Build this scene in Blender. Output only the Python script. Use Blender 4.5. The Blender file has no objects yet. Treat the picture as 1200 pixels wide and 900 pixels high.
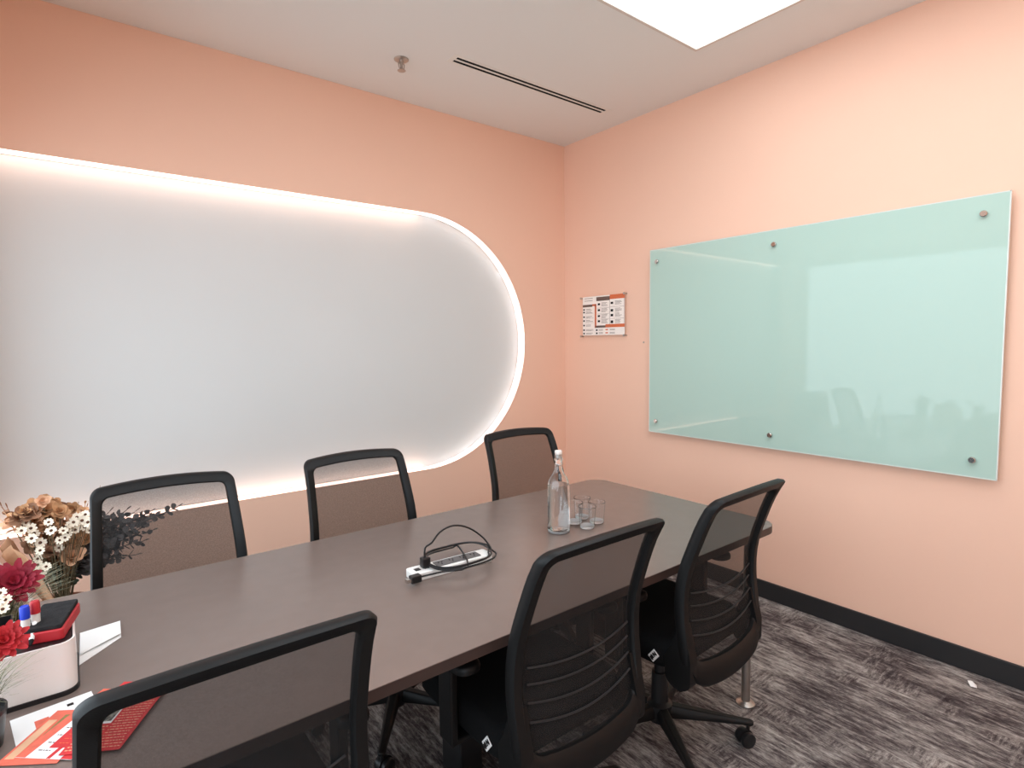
import bpy, bmesh, math, random
from mathutils import Vector, Matrix
random.seed(7)
PI = math.pi
sc = bpy.context.scene
COL = sc.collection

# ------------------------------------------------------------------ camera, world, exposure
CAM = Vector((-3.0692, -3.2440, 1.465))
FPX = 665.7
RW = Matrix(((0.7868980, -0.6169871, -0.0108805),
             (0.0526446, 0.0495535, 0.9973831),
             (-0.6148334, -0.7854116, 0.0714746))).transposed()   # camera axes -> world
cd = bpy.data.cameras.new('camera'); cam = bpy.data.objects.new('camera', cd); COL.objects.link(cam)
cd.sensor_fit = 'HORIZONTAL'; cd.sensor_width = 36.0; cd.lens = 36.0 * FPX / 1200.0
cd.clip_start = 0.05
cam.matrix_world = Matrix.Translation(CAM) @ RW.to_4x4()
sc.camera = cam
sc.view_settings.view_transform = 'Standard'; sc.view_settings.look = 'None'
sc.view_settings.exposure = 0.70; sc.view_settings.gamma = 1.0
try: sc.view_settings.use_curve_mapping = False
except Exception: pass
w = bpy.data.worlds.new('world'); sc.world = w; w.use_nodes = True
w.node_tree.nodes['Background'].inputs[0].default_value = (.89, 1.0, 1.10, 1)
w.node_tree.nodes['Background'].inputs[1].default_value = 2.0   # bright corridor beyond the glass partition
CEIL_LIGHT = 1.8       # ceiling panel and the added fill panel
STRIP_LIGHT = 1.7      # led tape round the wall niche
H = 2.955
for nm_, sx_, sy_, lo_, ro_ in (('corridor_portal', 2.28, 3.75, (-3.56, -2.125, 1.15), (0, -PI / 2, 0)),):
    pl_ = bpy.data.lights.new(nm_, 'AREA'); pl_.shape = 'RECTANGLE'; pl_.size = sx_; pl_.size_y = sy_; pl_.cycles.is_portal = True
    po_ = bpy.data.objects.new(nm_, pl_); COL.objects.link(po_); po_.location = lo_; po_.rotation_euler = ro_

def at(px, py, y):
    """point of the place seen at photo pixel (px,py) that lies at depth y"""
    r = RW @ Vector((px - 600, 450 - py, -FPX)); t = (y - CAM.y) / r.y
    return CAM + r * t

# ------------------------------------------------------------------ materials
def lin(c):
    f = lambda v: v / 12.92 if v <= .04045 else ((v + .055) / 1.055) ** 2.4
    return (f(c[0] / 255), f(c[1] / 255), f(c[2] / 255), 1)
def mat(name, rgb, rough=.5, metal=0., spec=.5, bump=0., bscale=200., var=0., vscale=5., coat=0., emit=None, trans=0., ior=1.45, sheen=0.):
    m = bpy.data.materials.new(name); m.use_nodes = True; nt = m.node_tree; b = nt.nodes['Principled BSDF']
    b.inputs['Base Color'].default_value = lin(rgb); b.inputs['Roughness'].default_value = rough
    b.inputs['Metallic'].default_value = metal; b.inputs['Specular IOR Level'].default_value = spec
    b.inputs['Coat Weight'].default_value = coat; b.inputs['Coat Roughness'].default_value = .08
    b.inputs['Transmission Weight'].default_value = trans; b.inputs['IOR'].default_value = ior
    if sheen: b.inputs['Sheen Weight'].default_value = sheen
    if emit: b.inputs['Emission Color'].default_value = (*emit[0], 1); b.inputs['Emission Strength'].default_value = emit[1]
    tc = nt.nodes.new('ShaderNodeTexCoord')
    if var:
        n = nt.nodes.new('ShaderNodeTexNoise'); n.inputs['Scale'].default_value = vscale; n.inputs['Detail'].default_value = 4
        nt.links.new(tc.outputs['Object'], n.inputs['Vector'])
        mr = nt.nodes.new('ShaderNodeMapRange'); mr.inputs[1].default_value = .3; mr.inputs[2].default_value = .7
        mr.inputs[3].default_value = 1 - var; mr.inputs[4].default_value = 1 + var
        nt.links.new(n.outputs[0], mr.inputs[0])
        hv = nt.nodes.new('ShaderNodeHueSaturation'); hv.inputs['Color'].default_value = lin(rgb)
        nt.links.new(mr.outputs[0], hv.inputs['Value']); nt.links.new(hv.outputs[0], b.inputs['Base Color'])
    if bump:
        n2 = nt.nodes.new('ShaderNodeTexNoise'); n2.inputs['Scale'].default_value = bscale; n2.inputs['Detail'].default_value = 3
        nt.links.new(tc.outputs['Object'], n2.inputs['Vector'])
        bp = nt.nodes.new('ShaderNodeBump'); bp.inputs['Strength'].default_value = bump; bp.inputs['Distance'].default_value = .002
        nt.links.new(n2.outputs[0], bp.inputs['Height']); nt.links.new(bp.outputs[0], b.inputs['Normal'])
    return m
M = {}
M['peach'] = mat('peach_paint', (248, 204, 180), .62, spec=.3, bump=.15, bscale=160, var=.012, vscale=1.5)
M['ceil'] = mat('ceiling_paint', (240, 238, 234), .8, spec=.2, bump=.1, bscale=120)
M['niche'] = mat('niche_white', (214, 216, 215), .55, spec=.3, var=.01, vscale=2)
M['led'] = mat('led_strip', (255, 255, 255), .5, emit=((.88, 1., 1.08), STRIP_LIGHT))
M['diff'] = mat('light_diffuser', (255, 255, 255), .5, emit=((.87, 1., 1.08), CEIL_LIGHT))
M['lframe'] = mat('light_frame', (225, 215, 205), .5)
M['board'] = mat('mint_glass', (184, 211, 199), .03, spec=.36, ior=1.5)
M['bedge'] = mat('glass_edge', (226, 232, 226), .15)
M['chrome'] = mat('chrome', (205, 203, 200), .16, 1., var=.02)
M['steel'] = mat('brushed_steel', (190, 184, 178), .35, 1., var=.05, vscale=30)
M['base'] = mat('black_baseboard', (38, 37, 38), .5, var=.05)
M['table'] = mat('dark_brown_laminate', (118, 102, 95), 0.26, spec=.65, var=.03, vscale=18, bump=.05, bscale=400)
M['tedge'] = mat('table_edge_band', (58, 44, 40), .4, var=.05, vscale=20)
M['tleg'] = mat('black_powder_coat', (26, 25, 26), .45, bump=.1, bscale=500)
M['plastic'] = mat('black_chair_plastic', (13, 12, 12), .5, spec=.35, bump=.12, bscale=500, var=.04, vscale=40)
M['fabric'] = mat('black_seat_fabric', (17, 17, 18), .95, spec=.15, bump=.5, bscale=700, var=.12, vscale=200)
M['rib'] = mat('dark_grey_rib', (34, 33, 34), .55, var=.03)
M['white'] = mat('white_plastic', (232, 224, 218), .35, var=.01)
M['paper'] = mat('white_paper', (240, 238, 236), .8, spec=.1, var=.01)
M['ink'] = mat('black_ink', (38, 34, 34), .8, spec=.1, var=.02)
M['greyink'] = mat('grey_ink', (150, 138, 132), .8, spec=.1, var=.02)
M['brownink'] = mat('brown_grey_ink', (118, 98, 90), .8, spec=.1, var=.02)
M['orange'] = mat('orange_print', (222, 120, 80), .7, spec=.1, var=.02)
M['signpaper'] = mat('sign_paper', (255, 248, 242), .7, spec=.1, var=.01)
M['red'] = mat('red_plastic', (186, 40, 48), .4, var=.03)
M['redp'] = mat('red_print', (205, 60, 62), .6, spec=.2, var=.10, vscale=60)
M['salmon'] = mat('salmon_print', (226, 112, 92), .6, spec=.2, var=.12, vscale=50)
M['olive'] = mat('olive_print', (140, 122, 78), .7, spec=.2, var=.3, vscale=120)
M['photo'] = mat('photo_print', (120, 116, 108), .6, spec=.2, var=.8, vscale=150)
M['blue'] = mat('blue_plastic', (30, 60, 190), .4, var=.02)
M['felt'] = mat('black_felt', (48, 47, 48), .95, spec=.1, bump=.8, bscale=300, var=.2, vscale=80)
M['blackp'] = mat('black_plastic', (26, 25, 26), .35, var=.03)
M['cable'] = mat('cable_rubber', (24, 22, 23), .42, var=.03)
M['silver'] = mat('silver_housing', (240, 238, 234), .3, .1, var=.02)
M['socket'] = mat('grey_socket_panel', (92, 90, 90), .4, var=.05)
M['water'] = mat('water', (255, 255, 255), .0, trans=1., ior=1.33)
M['glass'] = mat('clear_glass', (252, 253, 253), .0, trans=1., ior=1.46)
M['daisy'] = mat('daisy_petal', (248, 232, 210), .7, var=.04, vscale=60)
M['dcent'] = mat('flower_centre', (96, 62, 44), .9, bump=.5, bscale=500, var=.2, vscale=200)
M['ocent'] = mat('orange_centre', (226, 120, 70), .9, bump=.5, bscale=500, var=.2, vscale=200)
M['pcent'] = mat('pink_centre', (196, 96, 96), .9, bump=.5, bscale=500, var=.2, vscale=200)
M['crimson'] = mat('crimson_petal', (140, 22, 44), .65, var=.25, vscale=40)
M['scarlet'] = mat('scarlet_petal', (172, 30, 36), .65, var=.2, vscale=40)
M['tan'] = mat('dried_tan_petal', (196, 146, 104), .75, var=.22, vscale=25)
M['peachpet'] = mat('peach_petal', (228, 178, 142), .75, var=.12, vscale=25)
M['brownleaf'] = mat('brown_leaf', (150, 108, 82), .7, var=.2, vscale=25)
M['euca'] = mat('eucalyptus_leaf', (112, 104, 102), .7, var=.2, vscale=30)
M['green'] = mat('dark_green_leaf', (74, 78, 64), .7, var=.2, vscale=30)
M['grass'] = mat('pale_grass', (146, 142, 116), .75, var=.25, vscale=40)
M['stem'] = mat('dry_stem', (112, 96, 70), .8, var=.2, vscale=40)
M['kraft'] = mat('kraft_paper', (190, 142, 108), .8, var=.06, vscale=10, bump=.4, bscale=30)
M['pinkp'] = mat('pale_wrap_paper', (246, 220, 204), .7, var=.03, vscale=10)
M['terra'] = mat('terracotta', (142, 82, 58), .7, var=.1, vscale=15)
M['void'] = mat('duct_black', (8, 8, 8), .9, var=.1)
M['alum'] = mat('white_aluminium', (240, 237, 230), .45, var=.02)

def acrylic():
    m = bpy.data.materials.new('clear_acrylic'); m.use_nodes = True; nt = m.node_tree; nt.nodes.clear()
    o = nt.nodes.new('ShaderNodeOutputMaterial'); mx = nt.nodes.new('ShaderNodeMixShader')
    t = nt.nodes.new('ShaderNodeBsdfTransparent'); g = nt.nodes.new('ShaderNodeBsdfGlossy'); fr = nt.nodes.new('ShaderNodeFresnel')
    t.inputs[0].default_value = (1, .995, .99, 1); g.inputs['Roughness'].default_value = .05; fr.inputs[0].default_value = 1.2
    ge = nt.nodes.new('ShaderNodeNewGeometry'); sb = nt.nodes.new('ShaderNodeMath'); sb.operation = 'SUBTRACT'; sb.inputs[0].default_value = 1
    mu = nt.nodes.new('ShaderNodeMath'); mu.operation = 'MULTIPLY'     # surface reflection on the outer faces only
    nt.links.new(ge.outputs['Backfacing'], sb.inputs[1]); nt.links.new(fr.outputs[0], mu.inputs[0]); nt.links.new(sb.outputs[0], mu.inputs[1])
    nt.links.new(mu.outputs[0], mx.inputs[0]); nt.links.new(t.outputs[0], mx.inputs[1]); nt.links.new(g.outputs[0], mx.inputs[2])
    nt.links.new(mx.outputs[0], o.inputs[0]); return m
M['acrylic'] = acrylic()
def painted_light_base():
    m = mat('glass_base_painted_light', (255, 255, 255), .22, trans=1., ior=1.46); nt = m.node_tree; b = nt.nodes['Principled BSDF']
    mx = nt.nodes.new('ShaderNodeMixShader'); d = nt.nodes.new('ShaderNodeBsdfDiffuse'); d.inputs[0].default_value = (.95, .96, .96, 1); mx.inputs[0].default_value = .3  # white diffuse share paints in the light a thick base would refract
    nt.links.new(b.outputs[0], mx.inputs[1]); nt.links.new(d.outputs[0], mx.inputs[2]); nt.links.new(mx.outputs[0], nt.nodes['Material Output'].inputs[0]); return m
M['gbase'] = painted_light_base()
M['cup'] = mat('thin_cup_glass', (255, 255, 255), 0, trans=1., ior=1.32)
M['thin'] = acrylic(); M['thin'].name = 'thin_glass'; M['thin'].node_tree.nodes['Glossy BSDF'].inputs['Roughness'].default_value = .01
M['thin'].node_tree.nodes['Fresnel'].inputs[0].default_value = 1.5
M['thin'].node_tree.nodes['Transparent BSDF'].inputs[0].default_value = (.97, .98, .98, 1)

def chair_mesh():
    # open knitted net: part of the light passes between the threads
    m = bpy.data.materials.new('chair_net'); m.use_nodes = True; nt = m.node_tree; nt.nodes.clear()
    o = nt.nodes.new('ShaderNodeOutputMaterial'); mx = nt.nodes.new('ShaderNodeMixShader')
    t = nt.nodes.new('ShaderNodeBsdfTransparent'); d = nt.nodes.new('ShaderNodeBsdfPrincipled')
    d.inputs['Base Color'].default_value = lin((17, 16, 16)); d.inputs['Roughness'].default_value = .8
    tc = nt.nodes.new('ShaderNodeTexCoord'); n = nt.nodes.new('ShaderNodeTexNoise'); n.inputs['Scale'].default_value = 260
    nt.links.new(tc.outputs['Object'], n.inputs['Vector'])
    mr = nt.nodes.new('ShaderNodeMapRange'); mr.inputs[1].default_value = .3; mr.inputs[2].default_value = .7
    mr.inputs[3].default_value = NET_LO; mr.inputs[4].default_value = NET_HI
    nt.links.new(n.outputs[0], mr.inputs[0]); nt.links.new(mr.outputs[0], mx.inputs[0])
    nt.links.new(t.outputs[0], mx.inputs[1]); nt.links.new(d.outputs[0], mx.inputs[2]); nt.links.new(mx.outputs[0], o.inputs[0])
    return m
NET_LO, NET_HI = .63, .71
M['net'] = chair_mesh()

def carpet():
    m = bpy.data.materials.new('streaked_carpet'); m.use_nodes = True; nt = m.node_tree; L = nt.links.new; N = nt.nodes.new
    b = nt.nodes['Principled BSDF']; b.inputs['Roughness'].default_value = 1; b.inputs['Specular IOR Level'].default_value = .08
    geo = N('ShaderNodeTexCoord')
    def stretched(sx, sy, scale, det, rough=.6):
        mp = N('ShaderNodeMapping'); mp.inputs['Scale'].default_value = (sx, sy, 1); L(geo.outputs['Object'], mp.inputs[0])
        n = N('ShaderNodeTexNoise'); n.inputs['Scale'].default_value = scale; n.inputs['Detail'].default_value = det; n.inputs['Roughness'].default_value = rough
        L(mp.outputs[0], n.inputs['Vector']); return n.outputs[0]
    a = stretched(7, 1.15, 8, 8, .78)       # long threads along y
    c = stretched(1.6, 7, 9, 8, .8)       # crossing threads
    mask = stretched(1.2, 1.2, 3.0, 2)
    blot = stretched(2.2, .9, 3.6, 6, .65)
    fine = stretched(4, 1, 60, 2)
    def math_(op, x, y):
        n = N('ShaderNodeMath'); n.operation = op
        for i, v in enumerate((x, y)):
            if isinstance(v, (int, float)): n.inputs[i].default_value = v
            else: L(v, n.inputs[i])
        return n.outputs[0]
    mr = N('ShaderNodeMapRange'); mr.inputs[1].default_value = .56; mr.inputs[2].default_value = .60; L(mask, mr.inputs[0])
    mx = N('ShaderNodeMix'); mx.data_type = 'FLOAT'; L(mr.outputs[0], mx.inputs[0]); L(a, mx.inputs[2]); L(c, mx.inputs[3])
    s = math_('ADD', math_('MULTIPLY', mx.outputs[0], .54), math_('MULTIPLY', blot, .34))
    s = math_('ADD', s, math_('MULTIPLY', fine, .12))
    cr = N('ShaderNodeValToRGB'); e = cr.color_ramp.elements
    e[0].position = .40; e[0].color = lin((54, 47, 48)); e[1].position = .60; e[1].color = lin((186, 180, 174))
    k = e.new(.47); k.color = lin((88, 80, 80)); k = e.new(.53); k.color = lin((140, 133, 129))
    L(s, cr.inputs[0]); L(cr.outputs[0], b.inputs['Base Color'])
    n2 = N('ShaderNodeTexNoise'); n2.inputs['Scale'].default_value = 350; L(geo.outputs['Object'], n2.inputs['Vector'])
    bp = N('ShaderNodeBump'); bp.inputs['Strength'].default_value = .7; bp.inputs['Distance'].default_value = .004
    L(n2.outputs[0], bp.inputs['Height']); L(bp.outputs[0], b.inputs['Normal'])
    return m
M['carpet'] = carpet()

# ------------------------------------------------------------------ mesh helpers
class MB:
    def __init__(s): s.v = []; s.f = []; s.m = []
    def add(s, vs, fs, mi=0):
        o = len(s.v); s.v += [tuple(p) for p in vs]; s.f += [tuple(i + o for i in f) for f in fs]; s.m += [mi] * len(fs); return s
    def box(s, x0, x1, y0, y1, z0, z1, mi=0, mx=None):
        vs = [Vector(p) for p in ((x0,y0,z0),(x1,y0,z0),(x1,y1,z0),(x0,y1,z0),(x0,y0,z1),(x1,y0,z1),(x1,y1,z1),(x0,y1,z1))]
        if mx: vs = [mx @ p for p in vs]
        return s.add(vs, [(0,3,2,1),(4,5,6,7),(0,1,5,4),(1,2,6,5),(2,3,7,6),(3,0,4,7)], mi)
    def lathe(s, prof, n=32, mi=0, c=(0,0,0), mx=None, close=False):
        """prof: list of (r,z)"""
        vs = []; fs = []
        for r, z in prof:
            for i in range(n):
                a = 2 * PI * i / n; p = Vector((r * math.cos(a), r * math.sin(a), z))
                if mx: p = mx @ p
                vs.append(p + Vector(c))
        k = len(prof)
        for j in range(k if close else k - 1):
            for i in range(n):
                a, b_ = j * n + i, j * n + (i + 1) % n; c2, d = ((j + 1) % k) * n + (i + 1) % n, ((j + 1) % k) * n + i
                fs.append((a, b_, c2, d))
        if not close:
            if prof[0][0] > 1e-6: fs.append(tuple(reversed(range(n))))
            if prof[-1][0] > 1e-6: fs.append(tuple(range((k - 1) * n, k * n)))
        return s.add(vs, fs, mi)
    def tube(s, pts, r, n=10, mi=0, closed=False, cap=True):
        pts = [Vector(p) for p in pts]; k = len(pts); rr = r if isinstance(r, (list, tuple)) else [r] * k
        vs = []; fs = []; up = Vector((0, 0, 1)); prev = None
        for i, p in enumerate(pts):
            t = (pts[(i + 1) % k] - pts[i - 1]) if closed else (pts[min(i + 1, k - 1)] - pts[max(i - 1, 0)])
            if t.length < 1e-9: t = Vector((0, 0, 1))
            t.normalize()
            if prev is None:
                a = up if abs(t.z) < .9 else Vector((1, 0, 0)); prev = t.cross(a).normalized()
            n1 = (prev - t * prev.dot(t)); n1 = n1.normalized() if n1.length > 1e-6 else t.orthogonal().normalized(); prev = n1; n2 = t.cross(n1)
            for j in range(n):
                a = 2 * PI * j / n; vs.append(p + (n1 * math.cos(a) + n2 * math.sin(a)) * rr[i])
        for i in range(k if closed else k - 1):
            for j in range(n):
                a, b_ = i * n + j, i * n + (j + 1) % n; q = (i + 1) % k
                fs.append((a, b_, q * n + (j + 1) % n, q * n + j))
        if cap and not closed: fs.append(tuple(reversed(range(n)))); fs.append(tuple(range((k - 1) * n, k * n)))
        return s.add(vs, fs, mi)
    def prism(s, poly, z0, z1, mi=0, mx=None, side_mi=None):
        n = len(poly); vs = [Vector((x, y, z0)) for x, y in poly] + [Vector((x, y, z1)) for x, y in poly]
        if mx: vs = [mx @ p for p in vs]
        s.add(vs, [tuple(reversed(range(n))), tuple(range(n, 2 * n))], mi)
        o = len(s.v) - 2 * n
        for i in range(n):
            s.f.append((o + i, o + (i + 1) % n, o + n + (i + 1) % n, o + n + i)); s.m.append(mi if side_mi is None else side_mi)
        return s
    def build(s, name, mats, parent=None, smooth=35, bevel=0, bseg=2, fix=True):
        me = bpy.data.meshes.new(name); me.from_pydata(s.v, [], s.f); me.update()
        for m in (mats if isinstance(mats, (list, tuple)) else [mats]): me.materials.append(m)
        for p, i in zip(me.polygons, s.m): p.material_index = i; p.use_smooth = bool(smooth)
        if fix:
            bm = bmesh.new(); bm.from_mesh(me); bmesh.ops.recalc_face_normals(bm, faces=bm.faces); bm.to_mesh(me); bm.free()
        if smooth: me.set_sharp_from_angle(angle=math.radians(smooth))
        o = bpy.data.objects.new(name, me); COL.objects.link(o)
        if bevel:
            b = o.modifiers.new('bevel', 'BEVEL'); b.width = bevel; b.segments = bseg; b.limit_method = 'ANGLE'; b.angle_limit = math.radians(40)
            b.harden_normals = False
        if parent: o.parent = parent
        return o
def tag(o, label=None, cat=None, group=None, kind=None):
    if label: o['label'] = label
    if cat: o['category'] = cat
    if group: o['group'] = group
    if kind: o['kind'] = kind
    return o
def empty(name, loc=(0,0,0), rz=0):
    o = bpy.data.objects.new(name, None); COL.objects.link(o); o.location = loc; o.rotation_euler = (0, 0, rz); o.empty_display_size = .05; return o
def copy_tree(o, parent=None):
    c = o.copy(); COL.objects.link(c)
    if parent: c.parent = parent
    for ch in list(o.children): copy_tree(ch, c)
    return c
def rrect(x0, x1, y0, y1, r, n=6):
    out = []
    for cx, cy, a0 in ((x1 - r, y1 - r, 0), (x0 + r, y1 - r, 90), (x0 + r, y0 + r, 180), (x1 - r, y0 + r, 270)):
        for i in range(n + 1):
            a = math.radians(a0 + 90 * i / n); out.append((cx + r * math.cos(a), cy + r * math.sin(a)))
    return out
S = lambda o: tag(o, kind='structure')

# ------------------------------------------------------------------ room shell
XL, YN = -3.42, -4.3            # side wall plane, near wall plane
PZ0, PZ1 = .645, 2.305; PR = (PZ1 - PZ0) / 2; PZC = (PZ0 + PZ1) / 2; PCX = -.402 - PR; DEP = .085
S(MB().box(XL - 2.2, .15, YN - .15, .15, -.1, 0).build('floor', M['carpet'], smooth=0))
LX0, LX1, LY0, LY1 = -2.842, -.442, -2.648, -1.448   # ceiling light
FILL_PANEL = (-2.842, -.442, -4.1, -2.9)  # unseen panel behind the camera, added to raise the light level
VX0, VX1, VY0, VY1 = -1.412, -.222, -.680, -.588     # air vent
def holed(name, outer, holes, mapf, m, thick_dir=None):
    bm = bmesh.new(); edges = []
    for loop in [outer] + holes:
        vs = [bm.verts.new(mapf(*p)) for p in loop]
        for i in range(len(vs)): edges.append(bm.edges.new((vs[i], vs[(i + 1) % len(vs)])))
    bmesh.ops.triangle_fill(bm, use_beauty=True, edges=edges, use_dissolve=False)
    if thick_dir:
        r = bmesh.ops.extrude_face_region(bm, geom=list(bm.faces))
        bmesh.ops.translate(bm, verts=[g for g in r['geom'] if isinstance(g, bmesh.types.BMVert)], vec=Vector(thick_dir))
    bmesh.ops.recalc_face_normals(bm, faces=bm.faces)
    me = bpy.data.meshes.new(name); bm.to_mesh(me); bm.free(); me.materials.append(m)
    o = bpy.data.objects.new(name, me); COL.objects.link(o); return o
rc = lambda a, b, c, d: [(a, c), (b, c), (b, d), (a, d)]
S(holed('ceiling', rc(XL - .15, .15, YN - .15, .15), [rc(LX0, LX1, LY0, LY1), rc(*FILL_PANEL), rc(VX0 + .012, VX1 - .012, VY0 + .012, VY1 - .012)], lambda x, y: (x, y, H), M['ceil'], (0, 0, .1)))
# niche outline in the (distance along wall, height) plane: straight from the room corner, rounded far end
def pill_right():
    pts = [(XL + .006, PZ0)]
    for i in range(49):
        a = -PI / 2 + PI * i / 48; pts.append((PCX + PR * math.cos(a), PZC + PR * math.sin(a)))
    return pts + [(XL + .006, PZ1)]
PRt = pill_right()
S(holed('wall_left', [(XL, 0), (.15, 0), (.15, H), (XL, H)], [PRt], lambda x, z: (x, 0, z), M['peach'], (0, .1, 0)))
SY0, SY1, SZ1 = -4.0, -.25, 2.30          # glazed partition along the corridor on the left
S(holed('wall_side', [(YN, 0), (SY0, 0), (SY0, SZ1), (SY1, SZ1), (SY1, 0), (.1, 0), (.1, H), (YN, H)], [], lambda y, z: (XL, y, z), M['peach'], (-.1, 0, 0)))
S(MB().box(0, .12, YN - .15, 0, 0, H).build('wall_right', M['peach'], smooth=0))
S(MB().box(XL - .15, .12, YN - .12, YN, 0, H).build('wall_near', M['peach'], smooth=0))
# baseboards
for nm, b in (('baseboard_right', (-.014, 0, YN, 0)), ('baseboard_left', (XL, -.014, -.014, 0))):
    S(MB().box(*b, 0, .1).build(nm, M['base'], smooth=0, bevel=.003))
win2 = S(empty('window_1', (XL - .05, (SY0 + SY1) / 2, 0))); fm = MB()
for i in range(2):
    y = SY0 + (SY1 - SY0 - .04) * i; fm.box(-.025, .025, y, y + .04, 0, SZ1)
fm.box(-.03, .03, SY0, SY1, SZ1 - .04, SZ1).box(-.03, .03, SY0, SY1, 0, .06)
for o in (fm.build('window_frame', M['lframe'], smooth=0), MB().box(-.004, .004, SY0, SY1, .06, SZ1 - .04).build('pane', M['thin'], smooth=0)):
    o.location = (XL - .05, 0, 0); o.parent = win2; o.matrix_parent_inverse = Matrix.Translation(win2.location).inverted()
# lit niche
ni = tag(empty('wall_niche', (0, 0, 0)), 'large white wall niche with rounded end and glowing edge, filling the left wall', 'lit wall niche')
mb = MB(); n = len(PRt); mb.add([(x, DEP, z) for x, z in PRt], [tuple(range(n))])
mb.build('back_panel', M['niche'], ni, smooth=0, fix=False)
mb = MB(); led = MB()
def strip(mbx, d0, d1):
    vs = []
    for x, z in PRt: vs += [(x, d0, z), (x, d1, z)]
    mbx.add(vs, [(2 * i, 2 * i + 1, (2 * i + 3) % (2 * n), (2 * i + 2) % (2 * n)) for i in range(n)])
strip(mb, 0, .006); strip(mb, DEP - .004, DEP); strip(led, .006, DEP - .004)
led.f = led.f[:-1]; led.m = led.m[:-1]     # the hidden short end by the corner carries no tape
mb.add([(PRt[0][0], .006, PZ0), (PRt[0][0], DEP - .004, PZ0), (PRt[0][0], DEP - .004, PZ1), (PRt[0][0], .006, PZ1)], [(0, 1, 2, 3)])
mb.build('rim', M['niche'], ni, smooth=0, fix=False)
o = led.build('light_strip', M['led'], ni, smooth=0, fix=False)
o['label'] = 'glowing white light strip round the niche edge'

# ------------------------------------------------------------------ ceiling fittings
def rel(o, e):  # parent while keeping world-space mesh coordinates
    o.parent = e; o.matrix_parent_inverse = Matrix.Translation(e.location).inverted() if e.rotation_euler.z == 0 else (Matrix.Translation(e.location) @ Matrix.Rotation(e.rotation_euler.z, 4, 'Z')).inverted(); return o
for lx0, lx1, ly0, ly1, lb in ((LX0, LX1, LY0, LY1, 'bright white light panel set flush in the ceiling above the table'), (*FILL_PANEL, 'added fill light panel in the ceiling, unseen above the viewer')):
    cl = tag(empty('ceiling_light', ((lx0 + lx1) / 2, (ly0 + ly1) / 2, H)), lb, 'ceiling light', 'ceiling light panels')
    mb = MB(); t = .016
    mb.box(lx0, lx1, ly0, ly0 + t, H - .006, H + .05).box(lx0, lx1, ly1 - t, ly1, H - .006, H + .05).box(lx0, lx0 + t, ly0 + t, ly1 - t, H - .006, H + .05).box(lx1 - t, lx1, ly0 + t, ly1 - t, H - .006, H + .05)
    rel(mb.build('frame', M['lframe'], smooth=0), cl)
    o = rel(MB().box(lx0 + t, lx1 - t, ly0 + t, ly1 - t, H, H + .02).build('diffuser', M['diff'], smooth=0), cl); o['label'] = 'glowing white diffuser'

vt = tag(empty('air_vent', ((VX0 + VX1) / 2, (VY0 + VY1) / 2, H)), 'long slim air vent with two black slots in the ceiling', 'air vent')
mb = MB(); e = .019
mb.box(VX0, VX1, VY0, VY0 + e, H - .002, H + .0005).box(VX0, VX1, VY1 - e, VY1, H - .002, H + .0005).box(VX0, VX0 + .03, VY0 + e, VY1 - e, H - .002, H + .0005).box(VX1 - .03, VX1, VY0 + e, VY1 - e, H - .002, H + .0005)
rel(mb.build('frame', M['alum'], smooth=0, bevel=.001), vt)
rel(MB().box(VX0 + .03, VX1 - .03, (VY0 + VY1) / 2 - .006, (VY0 + VY1) / 2 + .006, H - .002, H + .0005).build('divider', M['alum'], smooth=0), vt)
mb = MB(); mb.add([(VX0 + .013, VY0 + .013, H + .003), (VX1 - .013, VY0 + .013, H + .003), (VX1 - .013, VY1 - .013, H + .003), (VX0 + .013, VY1 - .013, H + .003)], [(0, 1, 2, 3)])
for a, b, c, d in ((VX0 + .013, VX0 + .03, VY0 + .013, VY1 - .013), (VX1 - .03, VX1 - .013, VY0 + .013, VY1 - .013), (VX0 + .03, VX1 - .03, VY0 + .013, VY0 + .018), (VX0 + .03, VX1 - .03, VY1 - .018, VY1 - .013)):
    mb.box(a, b, c, d, H + .001, H + .003)
o = rel(mb.build('duct', M['void'], smooth=0), vt); o['label'] = 'black duct behind the slots'

sp = tag(empty('sprinkler', (-1.607, -.466, H)), 'small brass-grey sprinkler head hanging from the ceiling', 'sprinkler')
MB().lathe([(.0, 0), (.038, 0), (.038, -.004), (.03, -.009), (.018, -.010), (.0, -.010)], 28).build('cover_plate', M['steel'], sp)
MB().lathe([(.012, -.008), (.012, -.022), (.007, -.024), (.007, -.045), (.009, -.048), (0, -.048)], 20).build('stem', M['steel'], sp)
mb = MB()
for s_ in (-1, 1): mb.tube([(s_ * .010, 0, -.018), (s_ * .017, 0, -.028), (s_ * .014, 0, -.045), (0, 0, -.056)], .0028, 8)
mb.build('arms', M['steel'], sp)
MB().lathe([(0, -.054), (.02, -.056), (.022, -.058), (.02, -.060), (0, -.060)], 24).build('deflector', M['steel'], sp)

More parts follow.
